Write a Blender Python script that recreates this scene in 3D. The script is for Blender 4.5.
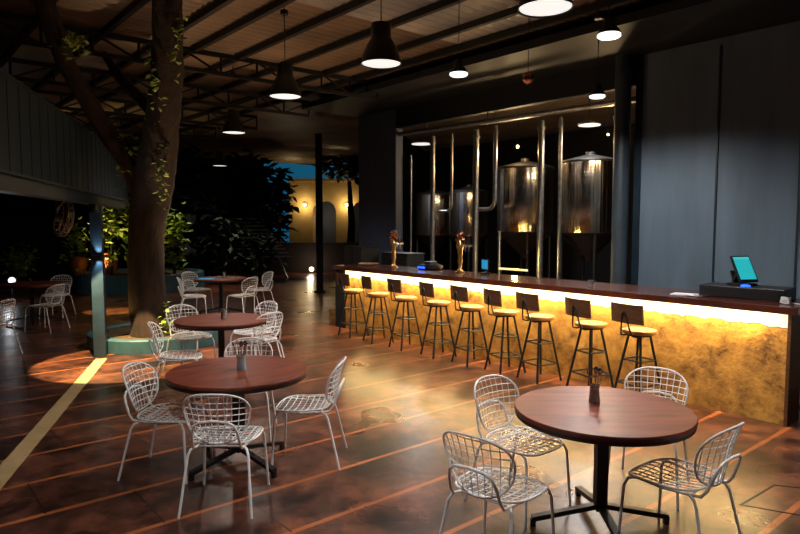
import bpy, bmesh, math, random
from mathutils import Vector, Matrix
R = math.radians
random.seed(7)
C = bpy.context.scene
COL = C.collection
for o in list(bpy.data.objects): bpy.data.objects.remove(o)

# ---------------------------------------------------------------- camera, world, exposure
EYE = 1.9
PITCH = math.atan(44/625)
cam_d = bpy.data.cameras.new('camera'); cam = bpy.data.objects.new('camera', cam_d); COL.objects.link(cam)
cam.location = (0, 0, EYE); cam.rotation_euler = (math.pi/2 - PITCH, 0, 0)
cam_d.sensor_width = 36; cam_d.lens = 36*625/800; cam_d.clip_end = 200
C.camera = cam
C.view_settings.view_transform = 'Standard'; C.view_settings.look = 'None'
C.view_settings.gamma = 1; C.view_settings.use_curve_mapping = False
C.view_settings.exposure = 0.0

W = bpy.data.worlds.new('dusk'); C.world = W; W.use_nodes = True
nt = W.node_tree; nt.nodes.clear()
tc = nt.nodes.new('ShaderNodeTexCoord'); sp = nt.nodes.new('ShaderNodeSeparateXYZ')
rp = nt.nodes.new('ShaderNodeValToRGB'); bg = nt.nodes.new('ShaderNodeBackground'); wo = nt.nodes.new('ShaderNodeOutputWorld')
nt.links.new(tc.outputs['Generated'], sp.inputs[0]); nt.links.new(sp.outputs['Y'], rp.inputs[0])
rp.color_ramp.elements[0].position = .55; rp.color_ramp.elements[0].color = (.0035, .0045, .008, 1)
rp.color_ramp.elements[1].position = .98; rp.color_ramp.elements[1].color = (.006, .075, .14, 1)
nt.links.new(rp.outputs[0], bg.inputs[0]); nt.links.new(bg.outputs[0], wo.inputs[0]); bg.inputs[1].default_value = 1.0

# the hall is laid out along the bar: P runs away from the camera along the bar, N runs across it
A0 = math.atan(526/625)
PX, PY = -math.sin(A0), math.cos(A0)
NX, NY = math.cos(A0), math.sin(A0)
def pn(p, n): return (PX*p + NX*n, PY*p + NY*n)
ROT = math.atan2(PY, PX)           # local +x along P, local +y = -N
def V(p, n, z): x, y = pn(p, n); return (x, y, z)

def spot(name, loc, power, color, angle, blend=.5, target=None, radius=.03, parent=None):
    d = bpy.data.lights.new(name, 'SPOT'); d.energy = power; d.color = color; d.spot_size = R(angle); d.spot_blend = blend
    d.shadow_soft_size = radius
    o = bpy.data.objects.new(name, d); COL.objects.link(o); o.location = loc
    if target is not None:
        o.rotation_euler = (Vector(target) - Vector(loc)).to_track_quat('-Z', 'Y').to_euler()
    if parent: o.parent = parent
    return o
def point(name, loc, power, color, radius=.04, parent=None):
    d = bpy.data.lights.new(name, 'POINT'); d.energy = power; d.color = color; d.shadow_soft_size = radius
    o = bpy.data.objects.new(name, d); COL.objects.link(o); o.location = loc
    if parent: o.parent = parent
    return o

# strip light hidden under the counter overhang, along the whole bar
LED_POWER = 150
for i in range(4):
    d = bpy.data.lights.new('counter_strip_light', 'AREA'); d.shape = 'RECTANGLE'; d.size = 1.7; d.size_y = .022
    d.energy = LED_POWER/4; d.color = (1, .68, .26)
    o = bpy.data.objects.new('counter_strip_light', d); COL.objects.link(o)
    p = 2.16 + 1.76*(i+.5)
    o.location = V(p, 6.41, 1.056); o.rotation_euler = (0, 0, ROT)

# ---------------------------------------------------------------- materials
M = {}
def mat(name, col, rough=.5, metal=0, emit=None, es=0, noise=0, nscale=8, col2=None, bump=0, bscale=40, stretch=None, trans=0, alpha=1, coat=0, spec=.5):
    m = bpy.data.materials.new(name); m.use_nodes = True; t = m.node_tree; b = t.nodes['Principled BSDF']
    b.inputs['Base Color'].default_value = (*col, 1); b.inputs['Roughness'].default_value = rough; b.inputs['Metallic'].default_value = metal
    b.inputs['Specular IOR Level'].default_value = spec
    if emit: b.inputs['Emission Color'].default_value = (*emit, 1); b.inputs['Emission Strength'].default_value = es
    if trans: b.inputs['Transmission Weight'].default_value = trans
    if coat: b.inputs['Coat Weight'].default_value = coat; b.inputs['Coat Roughness'].default_value = .12
    if col2 is None: col2 = tuple(c*.6 for c in col); 
    g = t.nodes.new('ShaderNodeTexCoord'); mp = t.nodes.new('ShaderNodeMapping'); t.links.new(g.outputs['Object'], mp.inputs[0])
    if stretch: mp.inputs['Scale'].default_value = stretch
    n = t.nodes.new('ShaderNodeTexNoise'); n.inputs['Scale'].default_value = nscale; n.inputs['Detail'].default_value = 6; t.links.new(mp.outputs[0], n.inputs[0])
    r = t.nodes.new('ShaderNodeValToRGB'); r.color_ramp.elements[0].position = .32; r.color_ramp.elements[1].position = .7
    r.color_ramp.elements[0].color = (*col2, 1); r.color_ramp.elements[1].color = (*col, 1)
    t.links.new(n.outputs['Fac'], r.inputs[0])
    if noise: t.links.new(r.outputs[0], b.inputs['Base Color'])
    if bump:
        n2 = t.nodes.new('ShaderNodeTexNoise'); n2.inputs['Scale'].default_value = bscale; n2.inputs['Detail'].default_value = 4; t.links.new(mp.outputs[0], n2.inputs[0])
        bp = t.nodes.new('ShaderNodeBump'); bp.inputs['Strength'].default_value = bump; bp.inputs['Distance'].default_value = .02
        t.links.new(n2.outputs['Fac'], bp.inputs['Height']); t.links.new(bp.outputs[0], b.inputs['Normal'])
    M[name] = m
    return m
mat('white_wire', (.93, .93, .94), .4, noise=1, nscale=30, col2=(.86, .86, .87))
mat('table_wood', (.27, .060, .032), .36, noise=1, nscale=2.6, col2=(.10, .022, .013), stretch=(1, 4, 1), spec=.35)
mat('table_edge', (.012, .009, .009), .5)
mat('black_steel', (.012, .012, .014), .45, noise=1, nscale=20)
mat('beam_steel', (.006, .006, .007), .7, noise=1, nscale=6)
mat('counter_wood', (.10, .022, .012), .24, noise=1, nscale=4, col2=(.05, .011, .006), stretch=(1, 6, 1), coat=.3)
mat('seat_leather', (.40, .19, .05), .55, noise=1, nscale=12, col2=(.32, .145, .035))
mat('back_wood', (.13, .055, .02), .5, noise=1, nscale=8, col2=(.07, .028, .01), stretch=(1, 5, 5))
mat('blue_panel', (.145, .20, .26), .55, noise=1, nscale=2.2, col2=(.09, .13, .17), stretch=(1.5, 1.5, .25), bump=.15, bscale=6)
mat('navy_panel', (.10, .13, .23), .6, noise=1, nscale=2, col2=(.075, .095, .17), stretch=(1, 1, .2))
mat('awning_blue', (.007, .032, .065), .5, noise=1, nscale=3, col2=(.005, .022, .045), stretch=(1, 1, .15))
mat('column_paint', (.05, .07, .09), .45, noise=1, nscale=4)
mat('frame_blue', (.010, .026, .042), .4, noise=1, nscale=4)
mat('post_blue', (.020, .045, .075), .42, noise=1, nscale=5)
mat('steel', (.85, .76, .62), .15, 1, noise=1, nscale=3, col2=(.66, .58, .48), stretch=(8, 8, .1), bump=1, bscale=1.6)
mat('pipe_steel', (.45, .45, .46), .4, 1, noise=1, nscale=12)
mat('dark_metal', (.03, .028, .027), .45, .6)
mat('dark_wall', (.008, .008, .01), .7, noise=1, nscale=3)
mat('soffit', (.010, .012, .017), .6, noise=1, nscale=3)
mat('teal_paint', (.045, .13, .165), .55, noise=1, nscale=5, col2=(.03, .09, .115))
mat('soil', (.16, .09, .035), .95, noise=1, nscale=14, col2=(.05, .025, .012), bump=.8, bscale=30)
mat('bark', (.034, .016, .008), .95, noise=1, nscale=9, col2=(.009, .005, .004), stretch=(1, 1, .35), bump=1, bscale=16)
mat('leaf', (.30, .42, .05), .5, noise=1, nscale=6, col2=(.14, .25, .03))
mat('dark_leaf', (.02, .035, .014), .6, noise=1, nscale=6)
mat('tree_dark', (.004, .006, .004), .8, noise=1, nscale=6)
mat('terracotta', (.38, .10, .035), .7, noise=1, nscale=9, col2=(.25, .06, .02))
mat('plaster', (.62, .43, .17), .8, noise=1, nscale=2, col2=(.5, .33, .12))
mat('red_wall', (.010, .0025, .0025), .8, noise=1, nscale=3)
mat('lamp_black', (.010, .010, .011), .42)
mat('diffuser', (.8, .8, .8), .5, emit=(.97, 1, .96), es=.85)
mat('stone_glow', (.25, .24, .2), .6, emit=(1, .94, .76), es=.9)  # clipped white glow on the bar stone, put in as emission
mat('warm_strip', (.8, .7, .4), .5, emit=(1, .72, .28), es=1.2)
mat('bulb_white', (.8, .8, .8), .5, emit=(.95, 1, .97), es=1.6)
mat('warm_bulb', (.8, .6, .4), .5, emit=(1, .80, .50), es=4)
mat('copper', (.55, .25, .14), .25, 1)
mat('gold', (.75, .45, .17), .28, 1)
mat('screen_teal', (.02, .1, .1), .3, emit=(.015, .42, .45), es=1)
mat('screen_head', (.02, .1, .1), .3, emit=(.05, .50, .53), es=1)
mat('screen_blue', (.02, .1, .2), .3, emit=(.02, .30, .55), es=.8)
mat('blue_glow', (.02, .1, .5), .3, emit=(.02, .12, .9), es=2)
mat('black_plastic', (.010, .010, .012), .35)
mat('paper', (.62, .62, .62), .7)
mat('tan_wood', (.42, .20, .08), .5, noise=1, nscale=10)
mat('pallet_wood', (.45, .22, .07), .6, noise=1, nscale=10)
mat('glass_jar', (.35, .34, .32), .12, .35, noise=1, nscale=20)
mat('blue_jar', (.18, .42, .5), .15, .2, noise=1, nscale=8, col2=(.5, .5, .5))
mat('cutlery', (.5, .42, .36), .25, 1)
mat('chrome', (.7, .7, .7), .3, 1)
mat('white_appliance', (.7, .66, .52), .4)
mat('orange_plastic', (.7, .22, .03), .4)
mat('cream_line', (.55, .38, .20), .5, noise=1, nscale=5, col2=(.42, .30, .13), bump=.2, bscale=30)
mat('stripe_cloth', (.10, .11, .13), .8)
mat('orange_glow', (.7, .3, .1), .5, emit=(1, .33, .10), es=.55)
mat('soft_white_glow', (.7, .7, .7), .5, emit=(.85, .9, .95), es=1.3)

def led_wall():
    m = bpy.data.materials.new('bar_stone'); m.use_nodes = True; t = m.node_tree; b = t.nodes['Principled BSDF']
    g = t.nodes.new('ShaderNodeTexCoord')
    n = t.nodes.new('ShaderNodeTexNoise'); n.inputs['Scale'].default_value = 5.5; n.inputs['Detail'].default_value = 10; n.inputs['Roughness'].default_value = .72; n.inputs['Distortion'].default_value = .15
    t.links.new(g.outputs['Object'], n.inputs[0])
    r = t.nodes.new('ShaderNodeValToRGB'); cr = r.color_ramp
    cr.elements[0].position = .32; cr.elements[0].color = (.10, .045, .014, 1)
    cr.elements[1].position = .62; cr.elements[1].color = (.60, .32, .065, 1)
    e = cr.elements.new(.45); e.color = (.36, .18, .04, 1)
    t.links.new(n.outputs['Fac'], r.inputs[0]); t.links.new(r.outputs[0], b.inputs['Base Color'])
    b.inputs['Roughness'].default_value = .55
    bp = t.nodes.new('ShaderNodeBump'); bp.inputs['Strength'].default_value = .6; bp.inputs['Distance'].default_value = .03
    t.links.new(n.outputs['Fac'], bp.inputs['Height']); t.links.new(bp.outputs[0], b.inputs['Normal'])
    M['bar_stone'] = m
led_wall()

def floor_mat():
    m = bpy.data.materials.new('stained_concrete'); m.use_nodes = True; t = m.node_tree; b = t.nodes['Principled BSDF']
    L = t.links.new; N_ = t.nodes.new
    g = N_('ShaderNodeTexCoord'); s = N_('ShaderNodeSeparateXYZ'); L(g.outputs['Object'], s.inputs[0])
    def math_(op, a, b_=None, c=None):
        n = N_('ShaderNodeMath'); n.operation = op
        for i, v in enumerate((a, b_, c)):
            if v is None: continue
            if isinstance(v, (int, float)): n.inputs[i].default_value = v
            else: L(v, n.inputs[i])
        return n.outputs[0]
    def noise(scale, det=6, rough=.6, dist=0):
        n = N_('ShaderNodeTexNoise'); n.inputs['Scale'].default_value = scale; n.inputs['Detail'].default_value = det
        n.inputs['Roughness'].default_value = rough; n.inputs['Distortion'].default_value = dist; L(g.outputs['Object'], n.inputs[0]); return n.outputs['Fac']
    def ramp(f, stops):
        r = N_('ShaderNodeValToRGB'); L(f, r.inputs[0]); e = r.color_ramp.elements
        e[0].position, e[0].color = stops[0][0], (*stops[0][1], 1); e[1].position, e[1].color = stops[-1][0], (*stops[-1][1], 1)
        for p_, c_ in stops[1:-1]: k = e.new(p_); k.color = (*c_, 1)
        return r.outputs[0]
    def mix(f, a, b_):
        n = N_('ShaderNodeMix'); n.data_type = 'RGBA'
        L(f, n.inputs[0])
        for i, v in ((6, a), (7, b_)):
            if isinstance(v, tuple): n.inputs[i].default_value = (*v, 1)
            else: L(v, n.inputs[i])
        return n.outputs[2]
    p = math_('ADD', math_('MULTIPLY', s.outputs[0], PX), math_('MULTIPLY', s.outputs[1], PY))
    n = math_('ADD', math_('MULTIPLY', s.outputs[0], NX), math_('MULTIPLY', s.outputs[1], NY))
    base = ramp(noise(1.1, 9, .66, .2), [(.36, (.014, .008, .009)), (.45, (.070, .027, .018)), (.55, (.14, .050, .029)), (.68, (.23, .088, .046))])
    blot = ramp(noise(5.0, 8, .68, .2), [(.36, (.30, .30, .33)), (.62, (1.25, 1.2, 1.15))])
    mm = N_('ShaderNodeMix'); mm.data_type = 'RGBA'; mm.blend_type = 'MULTIPLY'; mm.inputs[0].default_value = 1; L(base, mm.inputs[6]); L(blot, mm.inputs[7])
    col = mm.outputs[2]
    # courses .62 apart in P
    q = math_('DIVIDE', math_('SUBTRACT', p, 2.03), .625)
    row = math_('FLOOR', math_('ADD', q, .5)); d = math_('ABSOLUTE', math_('SUBTRACT', q, row))
    w = math_('ADD', .018, math_('MULTIPLY', noise(2.0, 3), .03))
    ln = math_('LESS_THAN', d, w)
    vis = ramp(noise(.7, 4), [(.3, (.35,)*3), (.6, (1, 1, 1))])
    lf = math_('MULTIPLY', ln, vis)
    col = mix(lf, col, (.42, .125, .04))
    row2 = math_('FLOOR', q)
    q2 = math_('ADD', math_('DIVIDE', n, 1.5), math_('MULTIPLY', row2, .37))
    d2 = math_('ABSOLUTE', math_('SUBTRACT', q2, math_('ROUND', q2)))
    jf = math_('MULTIPLY', math_('LESS_THAN', d2, .0045), .8)
    col = mix(jf, col, (.02, .01, .008))
    L(col, b.inputs['Base Color'])
    rr = math_('ADD', .22, math_('MULTIPLY', noise(1.4, 1, .3), .16)); L(rr, b.inputs['Roughness'])
    b.inputs['Specular IOR Level'].default_value = .5
    h = math_('ADD', math_('MULTIPLY', noise(2.2, 1, .4), 1.6), math_('MULTIPLY', math_('MAXIMUM', ln, jf), -.12))
    bp = N_('ShaderNodeBump'); bp.inputs['Strength'].default_value = .22; bp.inputs['Distance'].default_value = .012; L(h, bp.inputs['Height']); L(bp.outputs[0], b.inputs['Normal'])
    M['floor'] = m
floor_mat()
def roof_mat():
    m = mat('roof_sheet', (.36, .26, .18), .42, noise=1, nscale=.8, col2=(.16, .12, .09), bump=.3, bscale=3, stretch=(1, 1, 1))
roof_mat()
mat('clear_sheet', (.6, .58, .55), .25, noise=1, nscale=.9, col2=(.3, .33, .36))

# ---------------------------------------------------------------- mesh builder
class MB:
    def __init__(s): s.v = []; s.f = []
    def quadbox(s, c, size, rz=0, rot=None):
        hx, hy, hz = size[0]/2, size[1]/2, size[2]/2
        mt = rot if rot is not None else Matrix.Rotation(rz, 3, 'Z')
        b = len(s.v)
        for x in (-hx, hx):
            for y in (-hy, hy):
                for z in (-hz, hz): s.v.append(tuple(mt @ Vector((x, y, z)) + Vector(c)))
        for f in ((0,1,3,2), (4,6,7,5), (0,4,5,1), (2,3,7,6), (0,2,6,4), (1,5,7,3)): s.f.append(tuple(b+i for i in f))
        return s
    def bar(s, a, b, w, h, up=(0,0,1)):
        a, b = Vector(a), Vector(b); d = b-a; L = d.length; d.normalize(); u = Vector(up)
        if abs(d.dot(u)) > .98: u = Vector((1,0,0))
        x = d.cross(u).normalized(); z = x.cross(d)
        m = Matrix((x, d, z)).transposed()
        return s.quadbox(tuple((a+b)/2), (w, L, h), rot=m)
    def tube(s, pts, r, n=6, closed=False, cap=True):
        pts = [Vector(p) for p in pts]; k = len(pts); b = len(s.v); prev = None
        rs = r if isinstance(r, (list, tuple)) else [r]*k
        for i, p in enumerate(pts):
            if closed: d = pts[(i+1) % k] - pts[i-1]
            else: d = pts[min(i+1, k-1)] - pts[max(i-1, 0)]
            d.normalize()
            if prev is None:
                u = Vector((0,0,1)) if abs(d.z) < .9 else Vector((1,0,0)); x = d.cross(u).normalized()
            else:
                x = (prev - d*prev.dot(d))
                x = x.normalized() if x.length > 1e-6 else d.orthogonal().normalized()
            prev = x; y = d.cross(x)
            for j in range(n):
                a = 2*math.pi*j/n; s.v.append(tuple(p + (x*math.cos(a) + y*math.sin(a))*rs[i]))
        for i in range(k if closed else k-1):
            for j in range(n):
                i2 = (i+1) % k; s.f.append((b+i*n+j, b+i*n+(j+1) % n, b+i2*n+(j+1) % n, b+i2*n+j))
        if cap and not closed:
            s.f.append(tuple(b+j for j in range(n))[::-1]); s.f.append(tuple(b+(k-1)*n+j for j in range(n)))
        return s
    def lathe(s, prof, c=(0,0,0), n=24, axis=None, sx=1, sy=1):
        b = len(s.v); k = len(prof); m = Matrix.Identity(3)
        if axis is not None: m = Vector((0,0,1)).rotation_difference(Vector(axis)).to_matrix()
        for r, z in prof:
            for j in range(n):
                a = 2*math.pi*j/n; s.v.append(tuple(m @ Vector((r*math.cos(a)*sx, r*math.sin(a)*sy, z)) + Vector(c)))
        for i in range(k-1):
            for j in range(n): s.f.append((b+i*n+j, b+i*n+(j+1) % n, b+(i+1)*n+(j+1) % n, b+(i+1)*n+j))
        ring_ = prof[0] == prof[-1]
        if prof[0][0] > 1e-4 and not ring_: s.f.append(tuple(b+j for j in range(n))[::-1])
        if prof[-1][0] > 1e-4 and not ring_: s.f.append(tuple(b+(k-1)*n+j for j in range(n)))
        return s
    def ball(s, c, r, n=14, sx=1, sy=1, sz=1):
        k = 8; prof = [(max(r*math.sin(math.pi*i/k), 1e-5), -r*math.cos(math.pi*i/k)*sz) for i in range(k+1)]
        return s.lathe(prof, c, n, sx=sx, sy=sy)
    def prism(s, pts, z0, z1):
        b = len(s.v); n = len(pts)
        for z in (z0, z1):
            for x, y in pts: s.v.append((x, y, z))
        s.f.append(tuple(b+i for i in range(n))[::-1]); s.f.append(tuple(b+n+i for i in range(n)))
        for i in range(n): s.f.append((b+i, b+(i+1) % n, b+n+(i+1) % n, b+n+i))
        return s
    def leaf(s, c, L, rnd):
        a = rnd.uniform(0, 6.28); t = rnd.uniform(-.9, .5)
        d = Vector((math.cos(a)*math.cos(t), math.sin(a)*math.cos(t), math.sin(t)))
        x = d.cross(Vector((rnd.uniform(-.4,.4), rnd.uniform(-.4,.4), 1))).normalized()*L*.33; c = Vector(c); b = len(s.v)
        nn = d.cross(x).normalized()*L*.08
        s.v += [tuple(c), tuple(c+d*L*.45+x-nn), tuple(c+d*L), tuple(c+d*L*.45-x-nn), tuple(c+d*L*.5+nn)]
        s.f += [(b, b+1, b+4), (b+1, b+2, b+4), (b+2, b+3, b+4), (b+3, b, b+4)]
    def build(s, name, m, parent=None, smooth=False, loc=None, bevel=0):
        me = bpy.data.meshes.new(name); me.from_pydata(s.v, [], s.f)
        bm = bmesh.new(); bm.from_mesh(me); bmesh.ops.recalc_face_normals(bm, faces=bm.faces)
        bm.to_mesh(me); bm.free()
        me.materials.append(M[m] if isinstance(m, str) else m)
        if smooth: me.polygons.foreach_set('use_smooth', [True]*len(me.polygons))
        me.update()
        if smooth:
            try: me.set_sharp_from_angle(angle=R(40))
            except Exception: pass
        o = bpy.data.objects.new(name, me); COL.objects.link(o)
        if loc: o.location = loc
        if parent: o.parent = parent
        if bevel:
            bv = o.modifiers.new('bevel', 'BEVEL'); bv.width = bevel; bv.segments = 2; bv.limit_method = 'ANGLE'
        return o
def tag(o, label, cat, group=None):
    o['label'] = label; o['category'] = cat
    if group: o['group'] = group
    return o
def struct(o): o['kind'] = 'structure'; return o
def empty(name, loc, label, cat, rz=0, group=None):
    o = bpy.data.objects.new(name, None); COL.objects.link(o); o.empty_display_size = .1
    o.location = loc; o.rotation_euler = (0, 0, rz); return tag(o, label, cat, group)
def copy_tree(src, loc, rz, label=None):
    def rec(o, par):
        c = o.copy(); COL.objects.link(c)
        if par: c.parent = par
        for ch in o.children: rec(ch, c)
        return c
    r = rec(src, None); r.location = loc; r.rotation_euler = (0, 0, rz)
    if label: r['label'] = label
    return r
def arc(c, r, a0, a1, n, plane='xz'):
    out = []
    for i in range(n+1):
        a = R(a0 + (a1-a0)*i/n); u, v = r*math.cos(a), r*math.sin(a)
        out.append((c[0]+u, c[1], c[2]+v) if plane == 'xz' else (c[0], c[1]+u, c[2]+v) if plane == 'yz' else (c[0]+u, c[1]+v, c[2]))
    return out

# ================================================================ THE SETTING
ZR = 4.62
m = MB(); m.quadbox((0, 16, -.1), (70, 60, .2)); struct(m.build('floor', 'floor'))

# painted cream line and hatch in the floor (thin, laid on top)
def strip(name, a, b, w, z0, z1, mt):
    m = MB(); m.bar((a[0], a[1], (z0+z1)/2), (b[0], b[1], (z0+z1)/2), w, z1-z0); return struct(m.build(name, mt))
strip('trim_1', (-2.60, 3.2), (-4.19, 8.66), .15, .0005, .003, 'cream_line')
m = MB()
hc = [(2.30, 4.10), (2.72, 4.42), (3.35, 4.22), (2.95, 3.78)]
for i in range(4):
    a, b = hc[i], hc[(i+1) % 4]; m.bar((*a, .0015), (*b, .0015), .014, .003)
struct(m.build('trim_2', 'table_edge'))

# roof: corrugated sheets over the purlins, ribs running across (along N)
def roof_sheet(name, p0, p1, n0, n1, mt, zoff=0, pitch=.18):
    m = MB(); k = int((p1-p0)/pitch*4); top = []
    for i in range(k+1):
        p = p0 + (p1-p0)*i/k; z = ZR + .07 + zoff + .018*math.sin(2*math.pi*p/pitch)
        m.v.append(V(p, n0, z)); m.v.append(V(p, n1, z)); m.v.append(V(p, n0, z+.006)); m.v.append(V(p, n1, z+.006))
        if i:
            a = 4*i; m.f.append((a-4, a-3, a+1, a)); m.f.append((a-2, a+2, a+3, a-1))
    return struct(m.build(name, mt, smooth=True))
roof_sheet('ceiling', -6, 26, -14, 17, 'roof_sheet')
# translucent sheets set under the ribs of the roof (paler strips)
roof_sheet('trim_3', 5.2, 7.0, -5, 7.4, 'clear_sheet', -.012)
roof_sheet('trim_4', 11.3, 12.2, -2.2, 3.4, 'clear_sheet', -.012)

tn = 5
PUR = [3.43, 3.99, 4.73, 5.57, 6.44, 7.10]
PUR = [-8.4, -7.4, -6.4, -5.4, -4.4, -3.5, -2.6, -1.7, -.8, .1, .95, 1.8, 2.65] + PUR
for n in PUR:
    m = MB(); m.bar(V(-5, n, ZR), V(24, n, ZR), .07, .09); struct(m.build('trim_%d' % tn, 'beam_steel')); tn += 1
def truss(p, n0, n1, tn):
    m = MB(); zt, zb = ZR-.03, 4.30
    m.bar(V(p, n0, zt), V(p, n1, zt), .06, .07); m.bar(V(p, n0, zb), V(p, n1, zb), .06, .06)
    k = int((n1-n0)/.62); st = (n1-n0)/k
    for i in range(k+1):
        m.bar(V(p, n0+i*st, zb), V(p, n0+i*st, zt), .03, .03)
        if i < k:
            a, b = (zb, zt) if i % 2 else (zt, zb); m.bar(V(p, n0+i*st, a), V(p, n0+(i+1)*st, b), .028, .028)
    struct(m.build('trim_%d' % tn, 'beam_steel'))
for p in (9.72, 12.2, 14.7, 17.2, 19.7, 22.2):
    truss(p, -9, 7.6, tn); tn += 1

# brewhouse wall along the back of the bar: right panels, left pier, head over the opening
def wallbox(name, p0, p1, n0, n1, z0, z1, mt, **k):
    m = MB(); c = V((p0+p1)/2, (n0+n1)/2, (z0+z1)/2); m.quadbox(c, (p1-p0, n1-n0, z1-z0), ROT); return struct(m.build(name, mt, **k))
wallbox('wall_right', -4, 5.03, 8.9, 9.05, 0, 4.6, 'blue_panel')
wallbox('wall_brewhouse_left', 10.72, 12.1, 8.9, 9.1, 0, 4.6, 'navy_panel')
wallbox('wall_brewhouse_head', 5.03, 10.72, 8.9, 9.05, 3.98, 4.6, 'soffit')
m = MB(); m.bar(V(12.02, 9.1, 2.3), V(17.6, 15.95, 2.3), .12, 4.6); struct(m.build('wall_brewhouse_side', 'dark_wall'))
wallbox('wall_brewhouse_back', -4, 17.7, 16, 16.2, 0, 4.6, 'dark_wall')
wallbox('wall_brewhouse_end', 1.5, 1.65, 9.05, 16, 0, 4.6, 'dark_wall')
for p in (3.82, 2.81, 1.75, .7, -.4):       # seams of the wall panels
    wallbox('trim_%d' % tn, p-.012, p+.012, 8.885, 8.9, 0, 4.3, 'frame_blue'); tn += 1
wallbox('trim_%d' % tn, 4.93, 5.03, 8.87, 8.9, 0, 4.6, 'frame_blue'); tn += 1
wallbox('trim_%d' % tn, -4, 12.1, 7.35, 8.9, 4.40, 4.52, 'soffit'); tn += 1

# ================================================================ BAR
bar = empty('bar_counter', V(5.65, 6.7, 0), 'long bar counter with glowing ochre stone front and dark red wooden top', 'bar', ROT)
def bl(p, n, z): return (p-5.65, -(n-6.7), z)       # bar local
m = MB(); m.quadbox(bl((2.08+9.21)/2, 6.58, .53), (7.13, .22, 1.058)); m.build('front_panel', 'bar_stone', bar)
m = MB(); m.quadbox(bl(2.065, 6.60, .53), (.03, .30, 1.06)); m.build('end_panel', 'back_wood', bar)
m = MB(); m.quadbox(bl(9.36, 6.66, .53), (.30, .42, 1.06)); m.build('end_panel', 'dark_wall', bar)
m = MB(); m.quadbox(bl((1.98+9.52)/2, 6.80, 1.095), (7.54, .84, .07)); m.build('countertop', 'counter_wood', bar, bevel=.006)
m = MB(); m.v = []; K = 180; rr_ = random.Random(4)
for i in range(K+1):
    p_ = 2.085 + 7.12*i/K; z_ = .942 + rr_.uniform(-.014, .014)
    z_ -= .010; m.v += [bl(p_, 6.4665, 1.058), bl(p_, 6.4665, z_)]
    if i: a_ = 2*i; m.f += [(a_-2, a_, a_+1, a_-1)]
m.build('glow_band', 'stone_glow', bar)  # overexposed glow of the strip light, modelled as an emissive band
m = MB(); m.quadbox(bl(5.65, 6.9, .35), (7.0, .40, .04)); m.quadbox(bl(5.65, 6.9, .04), (7.0, .40, .04)); m.build('shelf', 'dark_metal', bar)
CT = 1.131
# white appliance behind the open end of the counter
fr = empty('fridge', V(1.62, 7.35, 0), 'pale cream fridge behind the right end of the bar', 'fridge', ROT)
m = MB(); m.quadbox((0, 0, .62), (.55, .55, .76)); m.build('body', 'white_appliance', fr, bevel=.01)
m = MB(); m.quadbox((0, 0, .12), (.5, .5, .24)); m.build('base', 'black_plastic', fr)

# ================================================================ BAR STOOLS
def stool():
    t = empty('bar_stool', (0,0,0), '', 'bar stool', 0, 'bar stools along the front of the bar')
    m = MB(); m.lathe([(.0001, .735), (.150, .735), (.172, .745), (.178, .762), (.172, .778), (.150, .785), (.0001, .787)], n=28); m.build('seat', 'seat_leather', t, smooth=True)
    m = MB(); m.lathe([(.0001, .718), (.13, .718), (.13, .735), (.0001, .735)], n=20); m.build('seat_plate', 'black_steel', t)
    for sx, sy in ((1,1), (1,-1), (-1,-1), (-1,1)):
        m = MB(); m.tube([(.075*sx, .075*sy, .722), (.185*sx, .185*sy, .0)], .0140, 8); m.build('leg', 'black_steel', t, smooth=True)
    for z, in ((.46,), (.21,)):
        k = .075 + (.185-.075)*(1-z/.722)
        m = MB()
        pts = [(k,k,z), (k,-k,z), (-k,-k,z), (-k,k,z)]
        for i in range(4): m.tube([pts[i], pts[(i+1) % 4]], .0105, 6)
        m.build('foot_ring', 'black_steel', t, smooth=True)
    # back board curved, on the -y side
    m = MB(); K = 10; z0, z1 = .865, 1.065
    for zz in (z0, z1):
        for i in range(K+1):
            u = -1 + 2*i/K; x = .20*u; y = -.215 - (.02 if zz == z1 else 0) + .035*u*u
            m.v.append((x, y, zz)); m.v.append((x, y-.018, zz))
    s = 2*(K+1)
    for i in range(K):
        a = 2*i
        m.f += [(a, a+2, s+a+2, s+a), (a+1, s+a+1, s+a+3, a+3), (a, a+1, a+3, a+2), (s+a, s+a+2, s+a+3, s+a+1)]
    m.f += [(0, s, s+1, 1), (2*K, 2*K+1, s+2*K+1, s+2*K)]
    m.build('backrest', 'back_wood', t)
    m = MB()
    m.tube([(-.075, -.04, .725), (-.075, -.15, .722), (-.072, -.20, .735), (-.055, -.222, .80), (-.022, -.246, .965), (0, -.25, .99), (.022, -.246, .965), (.055, -.222, .80), (.072, -.20, .735), (.075, -.15, .722), (.075, -.04, .725)], .009, 7)
    m.build('back_support', 'black_steel', t, smooth=True)
    return t
ord_ = ['farthest bar stool, partly hidden at the dark end of the bar', 'second bar stool from the far end of the glowing bar', 'third bar stool from the far end of the glowing bar',
        'fourth bar stool from the far end of the glowing bar', 'middle bar stool, fifth in the row of nine', 'fourth bar stool from the near end of the row, beyond the wire chair back',
        'third bar stool from the near end of the bar', 'second bar stool from the near end, behind the nearest round table', 'nearest bar stool, last before the empty stretch of bar front']
s0 = stool()
stp = [8.52, 7.84, 7.16, 6.44, 5.80, 5.20, 4.66, 3.95, 3.37]
for i, p in enumerate(stp):
    loc = (*pn(p, 6.14), 0); rz = A0 - math.pi/2 + R([-4, -16, -10, -14, -12, -17, -12, -15, -10][i])   # +y towards N
    lab = ord_[i]
    if i == 0: s0.location = loc; s0.rotation_euler.z = rz; s0['label'] = lab
    else: copy_tree(s0, loc, rz, lab)

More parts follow.
